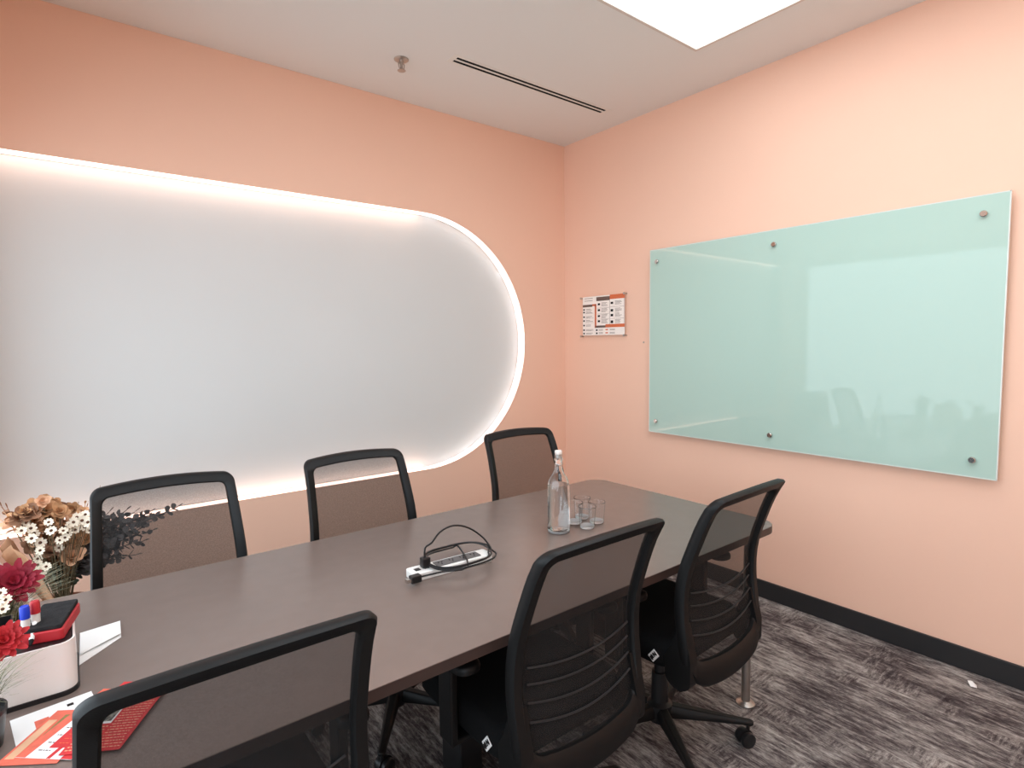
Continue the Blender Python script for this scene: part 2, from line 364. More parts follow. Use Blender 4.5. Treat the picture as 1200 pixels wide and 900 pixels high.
# ------------------------------------------------------------------ glass writing board
BY0, BY1, BZ0, BZ1 = -2.649, -.845, .869, 2.059
gb = tag(empty('glass_board', (0, (BY0 + BY1) / 2, BZ0)), 'large pale mint glass writing board on the right wall', 'glass board')
rel(MB().box(-.034, -.026, BY0, BY1, BZ0, BZ1).build('glass_panel', M['board'], smooth=0, bevel=.0012), gb)
mb = MB(); q = .0035   # pale polished border
for a, b, c, d in ((BY0 - .0008, BY0 + q, BZ0, BZ1), (BY1 - q, BY1 + .0008, BZ0, BZ1), (BY0, BY1, BZ0 - .0008, BZ0 + q), (BY0, BY1, BZ1 - q, BZ1 + .0008)): mb.box(-.0345, -.0255, a, b, c, d)
rel(mb.build('edge', M['bedge'], smooth=0), gb)
RY = Matrix.Rotation(-PI / 2, 4, 'Y')
for y, z in ((-.905, 1.98), (-1.675, 1.98), (-2.565, 1.98), (-.905, .945), (-1.675, .945), (-2.565, .945)):
    b = MB().lathe([(.0, 0), (.0085, 0), (.0085, .036), (.0125, .036), (.0135, .039), (.0135, .048), (.011, .051), (0, .051)], 24, mx=RY, c=(0, y, z)).build('standoff', M['chrome'])
    rel(b, gb)

# ------------------------------------------------------------------ notice in acrylic holder
ny0, ny1, nz0, nz1 = -.632, -.196, 1.503, 1.812
ns = tag(empty('notice_sign', (0, (ny0 + ny1) / 2, nz0)), 'small orange and white printed notice in a clear holder, beside the mint board', 'sign')
rel(MB().box(-.026, -.022, ny0, ny1, nz0, nz1).build('acrylic_plate', M['acrylic'], smooth=0), ns)
PAP = rel(MB().box(-.0205, -.0195, ny0 + .012, ny1 - .02, nz0 + .014, nz1 - .012).build('paper', M['signpaper'], smooth=0), ns)
W_, Hh = 64., 62.   # layout units across the notice (photo crop)
def np_(u, v): return (ny1 - .02 + (ny0 + .012 - ny1 + .02) * u, nz1 - .012 - (nz1 - nz0 - .026) * v)
def blk(u0, u1, v0, v1, m, lift=0):
    a, b = np_(u0, v0), np_(u1, v1)
    o = rel(MB().box(-.0208 - lift, -.0204, min(a[0], b[0]), max(a[0], b[0]), min(a[1], b[1]), max(a[1], b[1])).build({'orange': 'orange_band', 'brownink': 'header_band', 'greyink': 'text_line', 'ink': 'icon'}[m] if min(abs(u1 - u0), abs(v1 - v0)) > .008 else 'rule_line', M[m], smooth=0), PAP)
blk(.30, .34, .20, .80, 'orange'); blk(.66, 1., .0, .11, 'orange'); blk(.56, 1., .73, .81, 'orange'); blk(.24, .34, .20, .25, 'orange')
blk(.34, .66, .03, .13, 'brownink'); blk(.0, .24, .205, .265, 'brownink'); blk(.30, .56, .755, .81, 'brownink')
for v in (.04, .10): blk(.04, .25, v, v + .012, 'greyink')
rr_ = random.Random(3)
for i, v in enumerate((.31, .38, .50, .60, .72, .84, .93)):
    blk(.012, .05, v, v + .04, 'ink')
    for k in range(2): blk(.08, .08 + rr_.uniform(.1, .19), v + .005 + k * .028, v + .015 + k * .028, 'greyink')
for v in (.43, .55, .67, .88): blk(.07, .27, v, v + .004, 'brownink')
for v in (.19, .34, .49, .62):
    blk(.375, .43, v, v + .05, 'ink')
    for k in range(4): blk(.46, .46 + rr_.uniform(.10, .16), v - .01 + k * .026, v + k * .026, 'greyink')
for v, hh in ((.18, .05), (.36, .06), (.48, .06), (.64, .07)):
    blk(.68, .74, v, v + hh, 'ink')
    for k in range(4): blk(.78, .78 + rr_.uniform(.09, .16), v - .02 + k * .026, v - .01 + k * .026, 'greyink')
for v in (.31, .46, .59): blk(.36, .64, v, v + .005, 'brownink')
for v in (.30, .59): blk(.67, .98, v, v + .005, 'brownink')
blk(.655, .66, .13, .73, 'brownink'); blk(.985, .99, .11, .73, 'brownink')
for v in (.85, .93):
    blk(.33, .37, v, v + .04, 'ink'); blk(.56, .62, v, v + .03, 'orange')
    for k in range(2): blk(.40, .50, v + k * .024, v + .01 + k * .024, 'greyink'); blk(.66, .78, v + k * .024, v + .01 + k * .024, 'greyink')
for y, z in ((ny0 + .012, nz1 - .012), (ny1 - .008, nz1 - .02), (ny0 + .012, nz0 + .008), (ny1 - .008, nz0 + .008)):
    rel(MB().lathe([(0, 0), (.006, 0), (.006, .026), (.008, .026), (.008, .031), (0, .031)], 16, mx=RY, c=(0, y, z)).build('standoff', M['steel']), ns)
tag(MB().lathe([(0, 0), (.005, 0), (.005, .004), (.002, .006), (0, .006)], 12, mx=RY, c=(0, -.77, 1.462)).build('wall_screw', M['steel']),
    'tiny bare screw in the peach wall between notice and mint board', 'screw')
tag(MB().add([(0, 0, .006), (.03, .008, .003), (.034, .03, .012), (.012, .036, .018), (-.01, .02, .008), (.012, .018, .022)], [(0, 1, 5), (1, 2, 5), (2, 3, 5), (3, 4, 5), (4, 0, 5), (0, 4, 3, 2, 1)]).build('paper_scrap', M['paper'], smooth=0),
    'small crumpled white paper scrap on the carpet by the baseboard', 'litter').location = (-.14, -2.64, -.003)

# ------------------------------------------------------------------ conference table
TZ = .74; TX0, TX1, TY0, TY1 = -3.36, -.868, -2.155, -1.158; CTX = (TX0 + TX1) / 2; CTY = (TY0 + TY1) / 2
tb = tag(empty('conference_table', (CTX, CTY, 0)), 'long dark brown conference table with rounded corners', 'table')
mb = MB(); poly = rrect(TX0, TX1, TY0, TY1, .085, 10); mb.prism(poly, TZ - .028, TZ - .0012, 1); 
p2 = rrect(TX0 + .0012, TX1 - .0012, TY0 + .0012, TY1 - .0012, .084, 10); mb.prism(p2, TZ - .002, TZ, 0)
rel(mb.build('tabletop', [M['table'], M['tedge']], smooth=30), tb)
for x, y in ((-.98, -2.085), (-.98, -1.235), (-3.24, -1.235), (-3.24, -2.085)):
    l = rel(MB().lathe([(0, .0), (.035, .0), (.036, .006), (.026, .012), (.0165, .016), (.0165, TZ - .04), (.03, TZ - .04), (.03, TZ - .029), (0, TZ - .029)], 24, c=(x, y, 0)).build('leg', M['steel']), tb)
l = rel(MB().box(-2.11, -2.02, -1.72, -1.60, .0, TZ - .029).build('centre_column', M['tleg'], smooth=0, bevel=.006), tb)
rel(MB().box(-3.1, -1.1, -1.69, -1.63, TZ - .085, TZ - .029).build('under_beam', M['tleg'], smooth=0, bevel=.003), tb)

# ------------------------------------------------------------------ office chairs
def interp(tab, z):
    if z <= tab[0][0]: return tab[0][1]
    if z >= tab[-1][0]: return tab[-1][1]
    for i in range(len(tab) - 1):
        z0, v0 = tab[i]; z1, v1 = tab[i + 1]
        if z0 <= z <= z1:
            m0 = (v1 - (tab[i - 1][1] if i else v0)) / (z1 - (tab[i - 1][0] if i else z0 - 1e-9)) if i else (v1 - v0) / (z1 - z0)
            m1 = ((tab[i + 2][1] - v0) / (tab[i + 2][0] - z0)) if i + 2 < len(tab) else (v1 - v0) / (z1 - z0)
            h = z1 - z0; t = (z - z0) / h; t2 = t * t; t3 = t2 * t
            return (2*t3-3*t2+1)*v0 + (t3-2*t2+t)*h*m0 + (-2*t3+3*t2)*v1 + (t3-t2)*h*m1
YT = [(.36, -.262), (.51, -.243), (.634, -.229), (.738, -.236), (.85, -.270), (.94, -.306), (.992, -.338)]
WT = [(.36, .218), (.5, .232), (.62, .235), (.75, .230), (.88, .223), (1.0, .217)]
def P(u, v, d=0):
    t = min(max((v - .40) / .58, 0), 1); k = max(0, 1 - (u / .225) ** 2)
    return Vector((u, interp(YT, v) + d - .022 * k, v + k * (.014 * t - .028 * (1 - t))))
def loop(z0, z1, inset, rt, rb, n=9, ns=14):
    """closed outline (u,v) of the back, anticlockwise from bottom centre"""
    hw = lambda v: interp(WT, v) - inset
    right = []
    wb = hw(z0 + rb)
    for i in range(6): right.append(((wb - rb) * i / 6, z0))
    for i in range(n): a = -PI / 2 + PI / 2 * i / n; right.append((wb - rb + rb * math.cos(a), z0 + rb + rb * math.sin(a)))
    for i in range(ns): v = z0 + rb + (z1 - rt - z0 - rb) * i / ns; right.append((hw(v), v))
    wt = hw(z1 - rt)
    for i in range(n): a = PI / 2 * i / n; right.append((wt - rt + rt * math.cos(a), z1 - rt + rt * math.sin(a)))
    for i in range(6): right.append(((wt - rt) * (1 - i / 6), z1))
    left = [(-u, v) for u, v in right[:0:-1]]
    return right + [(0, z1)] + left
OUT = loop(.385, .992, 0, .030, .09); INN = loop(.462, .958, .033, .022, .05)
def build_chair():
    root = empty('office_chair')
    # frame ring
    mb = MB(); vs = []; n = len(OUT)
    sec = [(0, .009), (.14, .016), (.86, .013), (1, .006), (1, -.010), (.85, -.017), (.14, -.019), (0, -.010)]; k = len(sec)
    for (uo, vo), (ui, vi) in zip(OUT, INN):
        for s_, d in sec: vs.append(P(uo + (ui - uo) * s_, vo + (vi - vo) * s_, d))
    fs = [(i * k + j, i * k + (j + 1) % k, ((i + 1) % n) * k + (j + 1) % k, ((i + 1) % n) * k + j) for i in range(n) for j in range(k)]
    mb.add(vs, fs)
    for sx in (-1, 1):          # rounded lower brackets that run on to the seat
        pl = []
        for i in range(17):
            a = PI + PI * i / 16; pl.append((-.226 + .046 * math.cos(a), .405 + .038 * math.sin(a)))
        pl += [(-.175, .46), (-.20, .50), (-.228, .58), (-.246, .58), (-.272, .47)]
        mb.prism(pl, -.019, .019, mx=Matrix.Translation((sx * .209, 0, 0)) @ Matrix(((0, 0, 1, 0), (1, 0, 0, 0), (0, 1, 0, 0), (0, 0, 0, 1))))
    mb.build('back_frame', M['plastic'], root, smooth=50)
    # net
    mb = MB(); rows = []; z0, z1 = .458, .960
    def hwi(v):
        # inner half width with rounded corners
        hwv = interp(WT, v) - .030; rt, rb = .024, .05
        if v > z1 - rt: q = (v - (z1 - rt)) / rt; return hwv - rt + rt * math.sqrt(max(0, 1 - q * q))
        if v < z0 + rb: q = ((z0 + rb) - v) / rb; return hwv - rb + rb * math.sqrt(max(0, 1 - q * q))
        return hwv
    zs = [z0 + .05 * (1 - math.cos(PI / 2 * i / 6)) for i in range(6)] + [z0 + .05 + (z1 - z0 - .08) * i / 24 for i in range(25)] + [z1 - .03 + .03 * math.sin(PI / 2 * i / 6) for i in range(1, 7)]
    nu = 16; vs = []
    for v in zs:
        h = hwi(v)
        for j in range(nu + 1): vs.append(P(-h + 2 * h * j / nu, v, 0))
    mb.add(vs, [(i * (nu + 1) + j, i * (nu + 1) + j + 1, (i + 1) * (nu + 1) + j + 1, (i + 1) * (nu + 1) + j) for i in range(len(zs) - 1) for j in range(nu)])
    o = mb.build('back_net', M['net'], root, smooth=80); o['label'] = 'see-through grey mesh'
    # lumbar ribs
    ls = empty('x') if False else None
    mb = MB()
    for v in (.545, .590, .635, .676):
        pts = [P(-.185 + .37 * j / 20, v - .012 * (1 - ((j - 10) / 10) ** 2), -.006) for j in range(21)]
        mb.tube(pts, .0028, 8)
    mb.build('lumbar_ribs', M['rib'], root)
    # seat
    mb = MB(); poly = rrect(-.235, .235, -.215, .255, .075, 8); sc_ = lambda f: [(x * f, (y - .02) * f + .02) for x, y in poly]
    nn = len(poly); vs = []; lev = ((.405, .90), (.412, .96), (.43, 1.0), (.455, 1.0), (.475, .985), (.488, .95), (.493, .86), (.488, .5))
    for z, f in lev: vs += [(x, y, z) for x, y in sc_(f)]
    fs = [(i * nn + j, i * nn + (j + 1) % nn, (i + 1) * nn + (j + 1) % nn, (i + 1) * nn + j) for i in range(len(lev) - 1) for j in range(nn)]
    fs += [tuple(reversed(range(nn))), tuple(range((len(lev) - 1) * nn, len(lev) * nn))]
    seat = mb.add(vs, fs).build('seat', M['fabric'], root, smooth=60)
    # care tag on the seat flank
    tm = Matrix.Translation((-.2365, -.142, .447)) @ Matrix.Rotation(math.radians(38), 4, 'X')
    tg = MB().box(-.0015, .0005, -.013, .013, -.018, .018, mx=tm).build('label_tag', M['paper'], seat, smooth=0); tg['label'] = 'small white tag with black marks'
    mk = MB()
    def bar(y0, z0, y1, z1, w=.0022):
        d = Vector((0, y1 - y0, z1 - z0)); L_ = d.length; ang = math.atan2(d.z, d.y)
        mk.box(-.0024, -.0014, -L_ / 2, L_ / 2, -w, w, mx=tm @ Matrix.Translation((0, (y0 + y1) / 2, (z0 + z1) / 2)) @ Matrix.Rotation(ang, 4, 'X'))
    bar(-.006, .003, .007, .003); bar(.007, .003, -.006, .013); bar(-.006, .013, .007, .013)      # N-like mark
    bar(-.006, -.004, .005, -.004); bar(.006, -.004, .006, -.009); bar(.006, -.009, -.005, -.009); bar(-.006, -.009, -.006, -.014); bar(-.005, -.014, .006, -.014)
    mk.build('tag_print', M['ink'], seat, smooth=0)
    # mechanism, column, base
    MB().box(-.075, .075, -.13, .11, .345, .408).build('tilt_mechanism', M['plastic'], root, smooth=0, bevel=.012, bseg=3)
    MB().tube([(.07, .02, .375), (.16, .03, .375), (.21, .03, .368)], [.006, .006, .011], 8).build('lever', M['plastic'], root)
    MB().lathe([(0, .05), (.042, .055), (.046, .075), (.046, .118), (.032, .128), (.029, .24), (.021, .242), (.021, .345), (0, .345)], 24).build('gas_column', M['blackp'], root)
    for i in range(5):
        a = math.radians(-53 + 72 * i); R_ = Matrix.Rotation(a, 4, 'Z')
        vs = []; secs = ((.03, .024, .070, .118), (.10, .022, .074, .112), (.20, .018, .076, .102), (.29, .014, .076, .094), (.318, .014, .074, .091), (.330, .008, .076, .088))
        for r, hw, za, zb in secs:
            for y, z in ((-hw, za), (hw, za), (hw * 1.0, (za + zb) / 2 + .004), (hw * .6, zb), (-hw * .6, zb), (-hw, (za + zb) / 2 + .004)): vs.append(R_ @ Vector((r, y, z)))
        fs = [(q * 6 + j, q * 6 + (j + 1) % 6, (q + 1) * 6 + (j + 1) % 6, (q + 1) * 6 + j) for q in range(len(secs) - 1) for j in range(6)] + [tuple(range(5, -1, -1)), tuple(range(30, 36))]
        leg = MB().add(vs, fs).build('leg', M['plastic'], root, smooth=40, bevel=.003)
        cs = MB(); ca = a + [.5, -.7, 1.9, .2, -1.2][i]; T = Matrix.Translation(R_ @ Vector((.312, 0, 0))) @ Matrix.Rotation(ca, 4, 'Z')
        RX = T @ Matrix.Translation((-.012, 0, .0275)) @ Matrix.Rotation(PI / 2, 4, 'X')
        for y0, y1 in ((-.028, -.006), (.006, .028)):
            cs.lathe([(0, y0), (.020, y0), (.0262, y0 + .004), (.0272, y0 + .008), (.0272, y1 - .006), (.0262, y1 - .002), (.02, y1), (0, y1)], 24, mx=RX)
        cs.lathe([(.0, .0), (.0065, .0), (.0065, .045), (0, .045)], 12, mx=T @ Matrix.Translation((0, 0, .036)))
        hood = []
        for j in range(13): b_ = PI * j / 12 - .15; hood.append((math.cos(b_) * .031 - .012, .0275 + math.sin(b_) * .031))
        cs.prism(hood, -.006, .006, mx=T @ Matrix(((1, 0, 0, 0), (0, 0, 1, 0), (0, 1, 0, 0), (0, 0, 0, 1))))
        cs.build('caster', M['blackp'], leg, smooth=40)
    for sx in (-1, 1):
        pl = rrect(-.036, .036, -.125, .125, .033, 8); mb = MB(); vs = []; k = len(pl)
        for z, f in ((.622, .8), (.626, .97), (.636, 1), (.644, .95), (.648, .82)): vs += [(sx * .262 + x * f, y * (1 - (1 - f) * .3) + .0, z + .006 * (y / .125) ** 2) for x, y in pl]
        fs = [(i * k + j, i * k + (j + 1) % k, (i + 1) * k + (j + 1) % k, (i + 1) * k + j) for i in range(4) for j in range(k)] + [tuple(reversed(range(k))), tuple(range(4 * k, 5 * k))]
        arm = MB().box(-.012, .012, -.03, .035, .47, .625, mx=Matrix.Translation((sx * .262, 0, 0))).box(-.012, .012, -.03, .035, .385, .48, mx=Matrix.Translation((sx * .262, 0, 0))).box(min(sx * .06, sx * .272), max(sx * .06, sx * .272), -.03, .035, .382, .400).build('armrest', M['plastic'], root, smooth=0, bevel=.006)
        MB().add(vs, fs).build('arm_pad', M['plastic'], arm, smooth=50)
    return root
chair = build_chair()
CH = [(-2.815, -1.255, 180, 'black mesh-back chair on the far side, in front of the flowers'),
      (-2.115, -1.255, 180, 'black mesh-back chair, middle of the three along the lit niche wall'),
      (-1.205, -1.225, 177, 'black mesh-back chair on the far side, nearest the room corner'),
      (-2.870, -1.975, 0, 'black mesh-back chair closest to the viewer, beside the red leaflets'),
      (-2.040, -1.970, 0, 'black mesh-back chair on the near side, middle one, below the glass bottle'),
      (-1.385, -1.970, 2, 'black mesh-back swivel chair on the near side, closest to the mint board wall')]
for i, (x, y, r, lb) in enumerate(CH):
    c = chair if i == 0 else copy_tree(chair)
    c.location = (x, y, 0); c.rotation_euler = (0, 0, math.radians(r))
    for ch in c.children:       # the star base swivels freely under each seat
        if ch.name.startswith('leg'): ch.rotation_euler.z = math.radians((10, 36, -20, 25, 36, 0)[i])
    tag(c, lb, 'chair', 'office chairs around the table')

# ------------------------------------------------------------------ bottle and glasses
BX, BYy = -1.612, -1.665
bt = tag(empty('glass_bottle', (BX, BYy, TZ)), 'tall clear glass bottle with a white stopper on the table', 'bottle')
outer = [(0, .0125), (.0425, .0122), (.0435, .014), (.0435, .168), (.0428, .182), (.0395, .198), (.0325, .213), (.023, .226), (.0165, .240), (.0140, .256), (.0133, .275), (.0165, .278), (.0165, .284), (.0135, .287), (.0135, .300)]
inner = [(.0105, .300), (.0106, .270), (.0112, .256), (.0138, .241), (.0205, .227), (.0300, .212), (.0370, .196), (.0402, .180), (.0408, .168), (.0408, .022), (.038, .0165), (.0, .0145)]
o = MB().lathe([(0, 0), (.036, 0), (.0415, .003), (.0430, .0118), (0, .0120)], 40).build('bottle_base', M['gbase'], bt, smooth=50); o['label'] = 'thick glass base with refracted light painted in white'
MB().lathe(outer + inner, 40).build('glass_body', M['glass'], bt, smooth=60)
o = MB().lathe([(0, .0140), (.0385, .0160), (.0412, .0215), (.0412, .168), (.0405, .181), (.0398, .186), (0, .186)], 40).build('water', M['water'], bt, smooth=60); o['label'] = 'clear water in the bottle'
o = MB().lathe([(0, .286), (.0098, .286), (.0098, .301), (.0138, .302), (.0146, .305), (.0138, .314), (.0125, .316), (0, .3165)], 24).build('stopper', M['white'], bt, smooth=50); o['label'] = 'white stopper'
mb = MB()
for s_ in (-1, 1): mb.tube([(s_ * .0152, 0, .309), (s_ * .0185, 0, .298), (s_ * .0175, 0, .281), (s_ * .0172, -.004, .268), (s_ * .008, -.0165, .262), (0, -.0175, .262)], .0011, 6)
mb.build('wire_bail', M['chrome'], bt)
g0 = empty('drinking_glass')
MB().lathe([(.0292, .0125), (.0345, .083), (.0350, .0855), (.0345, .0865), (.0338, .086), (.0334, .083), (.0280, .0125)], 36, close=True).build('glass_body', M['cup'], g0, smooth=60)
o = MB().lathe([(0, 0), (.0230, 0), (.0268, .003), (.0280, .0120), (.0250, .0118), (.018, .0095), (0, .0065)], 36).build('glass_base', M['gbase'], g0, smooth=60); o['label'] = 'thick glass base with refracted light painted in white'
for i, (x, y, lb) in enumerate(((-1.495, -1.630, 'clear drinking glass standing right beside the bottle, half behind it'), (-1.421, -1.600, 'clear drinking glass at the back of the cluster, furthest from the chairs'),
                                (-1.497, -1.704, 'clear drinking glass at the front of the cluster of glasses'), (-1.420, -1.682, 'clear drinking glass at the right end of the cluster of glasses'))):
    g = g0 if i == 0 else copy_tree(g0); g.location = (x, y, TZ); tag(g, lb, 'glass', 'empty glasses beside the bottle')

# ------------------------------------------------------------------ desk power box with a coiled cable
ps = tag(empty('power_strip', (-2.125, -1.705, TZ), math.radians(-3)), 'silver desk power strip with grey socket panel under the coiled cable', 'power strip')
MB().prism(rrect(-.145, .145, -.032, .032, .012, 5), 0, .024).build('housing', M['silver'], ps, smooth=40, bevel=.002)
so = MB().prism(rrect(-.055, .105, -.020, .022, .004, 3), .024, .0262).build('socket_panel', M['socket'], ps, smooth=30)
for x in (-.035, .005, .045, .085):
    m_ = MB()
    for a, b in ((-.006, .006), (.006, .006), (0, -.007)): m_.box(x + a - .0016, x + a + .0016, b - .004, b + .004, .0262, .0268)
    m_.build('socket_slots', M['ink'], so, smooth=0)
for x in (-.088, -.118):
    MB().box(x - .009, x + .009, -.010, .010, .024, .0252).build('port', M['blackp'], ps, smooth=0, bevel=.0008)
# cable
cb = tag(empty('coiled_cable', (-2.02, -1.68, TZ)), 'black cable coiled in loops over the silver power strip', 'cable')
pts = []
base = Vector((-2.02, -1.700, TZ))
p0 = Vector((-2.215, -1.700, TZ + .05))
pts += [Vector((-2.215, -1.700, TZ + .040)), Vector((-2.214, -1.698, TZ + .085))]
# big arch springing from the plug, sweeping right and down into the coil
for px, py, yy in ((506, 636, -1.70), (515, 624, -1.695), (527, 617, -1.69), (540, 616, -1.69), (554, 621, -1.69), (567, 631, -1.70), (575, 642, -1.715)):
    pts.append(at(px, py, yy))
CX, CY = -2.092, -1.700
def ring(a0, a1, rx, ry, z0, z1, cx=CX, cy=CY, n=30):
    for i in range(n + 1):
        t_ = i / n; a = math.radians(a0 + (a1 - a0) * t_); yield Vector((cx + rx * math.cos(a), cy + ry * math.sin(a), z0 + (z1 - z0) * t_ + .004 * math.sin(3 * a)))
pts += list(ring(0, -360, .113, .098, TZ + .038, TZ + .036))[2:]
pts += list(ring(0, -355, .121, .106, TZ + .034, TZ + .034, CX + .004, CY - .006))[2:]
pts += list(ring(0, -300, .106, .092, TZ + .036, TZ + .031, CX - .004, CY - .004))[2:]
tail = pts[-1]
pts += [Vector((-2.12, -1.80, TZ + .034)), Vector((-2.20, -1.775, TZ + .030)), Vector((-2.262, -1.745, TZ + .020))]
# smooth with catmull-rom
sm = []
for i in range(len(pts) - 1):
    a, b, c_, d = pts[max(i - 1, 0)], pts[i], pts[i + 1], pts[min(i + 2, len(pts) - 1)]
    for k in range(3):
        t_ = k / 3; sm.append(.5 * ((2 * b) + (c_ - a) * t_ + (2 * a - 5 * b + 4 * c_ - d) * t_ ** 2 + (3 * b - a - 3 * c_ + d) * t_ ** 3))
sm.append(pts[-1])
rel(MB().tube(sm, .0030, 8).build('cord', M['cable']), cb)
o = rel(MB().box(-2.229, -2.201, -1.712, -1.688, TZ + .0255, TZ + .058).build('plug', M['blackp'], smooth=0, bevel=.004), cb)
o = rel(MB().box(-2.292, -2.258, -1.757, -1.733, TZ + .008, TZ + .030).build('plug', M['blackp'], smooth=0, bevel=.003), cb)
rel(MB().box(-2.306, -2.292, -1.753, -1.738, TZ + .0135, TZ + .0245).build('connector', M['chrome'], smooth=0), cb)

# ------------------------------------------------------------------ desk caddy and its contents
KX0, KX1, KY0, KY1, KH = -3.262, -3.086, -1.765, -1.575, .112
kd = tag(empty('desk_caddy', ((KX0 + KX1) / 2, (KY0 + KY1) / 2, TZ)), 'white desk caddy box with black tray top beside the red leaflets', 'desk caddy')
mb = MB(); po = rrect(KX0, KX1, KY0, KY1, .028, 8); pi_ = rrect(KX0 + .004, KX1 - .004, KY0 + .004, KY1 - .004, .024, 8); k = len(po)
vs = [(x, y, TZ + .010) for x, y in po] + [(x, y, TZ + KH) for x, y in po] + [(x, y, TZ + KH) for x, y in pi_] + [(x, y, TZ + .015) for x, y in pi_]
fs = [(r_ * k + j, r_ * k + (j + 1) % k, (r_ + 1) * k + (j + 1) % k, (r_ + 1) * k + j) for r_ in range(3) for j in range(k)] + [tuple(reversed(range(k))), tuple(range(3 * k, 4 * k))]
rel(mb.add(vs, fs).build('shell', M['white'], smooth=40), kd)
rel(MB().prism(rrect(KX0 - .003, KX1 + .003, KY0 - .003, KY1 + .003, .03, 8), TZ, TZ + .010).build('foot', M['blackp'], smooth=40), kd)
o = rel(MB().prism(rrect(KX0 + .005, KX1 - .005, KY0 + .005, KY1 - .005, .022, 8), TZ + KH - .030, TZ + KH - .003).build('tray', M['blackp'], smooth=40, bevel=.002), kd); o['label'] = 'black tray top'
TT = TZ + KH - .003
er = tag(empty('board_eraser', (-3.124, -1.662, TT), math.radians(-13)), 'red board eraser with black felt top lying on the caddy', 'eraser')
MB().prism(rrect(-.036, .036, -.070, .070, .008, 4), 0, .024).build('body', M['red'], er, smooth=40, bevel=.003)
o = MB().prism(rrect(-.033, .033, -.067, .067, .006, 4), .0242, .034).build('felt_pad', M['felt'], er, smooth=40, bevel=.002); o['label'] = 'black felt pad'
# pen cup with markers
cupx, cupy = -3.216, -1.665
pc = tag(empty('pen_holder', (cupx, cupy, TT)), 'small black pen holder on the caddy behind the red flower', 'pen holder')
mb = MB(); a, b = rrect(-.040, .026, -.03, .03, .006, 4), rrect(-.038, .024, -.028, .028, .004, 4); k = len(a)
vs = [(x, y, 0) for x, y in a] + [(x, y, .042) for x, y in a] + [(x, y, .042) for x, y in b] + [(x, y, .002) for x, y in b]
mb.add(vs, [(r_ * k + j, r_ * k + (j + 1) % k, (r_ + 1) * k + (j + 1) % k, (r_ + 1) * k + j) for r_ in range(3) for j in range(k)] + [tuple(reversed(range(k))), tuple(range(3 * k, 4 * k))])
mb.build('cup', M['blackp'], pc, smooth=40)
def marker(x, y, z, rx, ry, capm, label, capl):
    e = tag(empty('marker_pen', (x, y, z)), label, 'marker'); e.rotation_euler = (rx, ry, 0)
    MB().lathe([(0, 0), (.0075, 0), (.008, .002), (.008, .052), (0, .052)], 20).build('barrel', M['white'], e, smooth=40)
    o = MB().lathe([(0, .0525), (.0088, .0525), (.0088, .075), (.007, .079), (0, .079)], 20).build('cap', M[capm], e, smooth=40); o['label'] = capl
    return e
marker(-3.166, -1.700, TT, math.radians(4), 0, 'blue', 'white marker pen with a blue cap standing on the caddy', 'blue cap')
marker(-3.150, -1.690, TT, math.radians(-3), 0, 'red', 'white marker pen with a red cap standing on the caddy', 'red cap')
e = tag(empty('thin_pen', (-3.158, -1.742, TT + .010)), 'thin white pen with black tip leaning against the red eraser', 'pen'); e.rotation_euler = (math.radians(-62), math.radians(14), 0)
MB().lathe([(0, 0.009), (.0042, .009), (.0045, .011), (.0045, .058), (.003, .061), (0, .061)], 14).build('barrel', M['paper'], e, smooth=40)
MB().lathe([(0, -.004), (.002, -.003), (.0038, .003), (.0046, .0088), (0, .0088)], 14).build('tip', M['ink'], e, smooth=40)
# folded white card
cdm = MB(); A0 = [(-3.078, -1.462), (-2.992, -1.452), (-2.997, -1.548), (-3.078, -1.610)]
z_ = [(.002, .004), (.016, .010)]
vs = []
for t_ in (0, .0006):
    vs += [(-3.083, -1.645, TZ + .001 + t_), (-2.998, -1.553, TZ + .001 + t_), (-2.994, -1.457, TZ + .004 + t_), (-3.079, -1.47, TZ + .004 + t_)]
cdm.add(vs, [(0, 1, 2, 3), (7, 6, 5, 4), (0, 4, 5, 1), (1, 5, 6, 2), (2, 6, 7, 3), (3, 7, 4, 0)])
vs = []
for t_ in (0, .0006):
    vs += [(-3.079, -1.60, TZ + .006 + t_), (-2.998, -1.545, TZ + .008 + t_), (-2.994, -1.457, TZ + .0045 + t_), (-3.079, -1.47, TZ + .0045 + t_)]
cdm.add(vs, [(0, 1, 2, 3), (7, 6, 5, 4), (0, 4, 5, 1), (1, 5, 6, 2), (2, 6, 7, 3), (3, 7, 4, 0)])
tag(cdm.build('folded_card', M['paper'], smooth=0), 'folded white paper card lying on the table beside the caddy', 'paper')

# ------------------------------------------------------------------ leaflets
def leaflet(cx, cy, rz, w, h, z, face, label, extra, tilt=0.):
    e = tag(empty('leaflet', (cx, cy, TZ + z), math.radians(rz)), label, 'leaflet', 'leaflets fanned out on the table')
    e.rotation_euler[0] = tilt
    MB().box(-w / 2, w / 2, -h / 2, h / 2, 0, .0007).build('sheet', M[face], e, smooth=0)
    by = {}
    for (u0, u1, v0, v1, m_) in extra:
        by.setdefault(m_, MB()).box(-w / 2 + w * u0, -w / 2 + w * u1, h / 2 - h * v1, h / 2 - h * v0, .0007, .0009 + .0001 * len(by))
    for m_, q_ in by.items(): q_.build({'redp': 'red_print', 'salmon': 'salmon_print', 'olive': 'picture', 'photo': 'picture', 'paper': 'white_panel', 'greyink': 'text_lines', 'brownink': 'text_lines', 'ink': 'small_picture', 'orange': 'light_text', 'peachpet': 'pale_print'}[m_], M[m_], e, smooth=0)
    return e
rl = random.Random(5)
def textrows(u0, u1, v0, v1, n, m_, hgt=.012):
    out = []
    for i in range(n):
        v = v0 + (v1 - v0) * i / max(n - 1, 1); u = u0
        while u < u1 - .03:
            l = rl.uniform(.015, .08); out.append((u, min(u + l, u1), v, v + hgt, m_)); u += l + .02
    return out
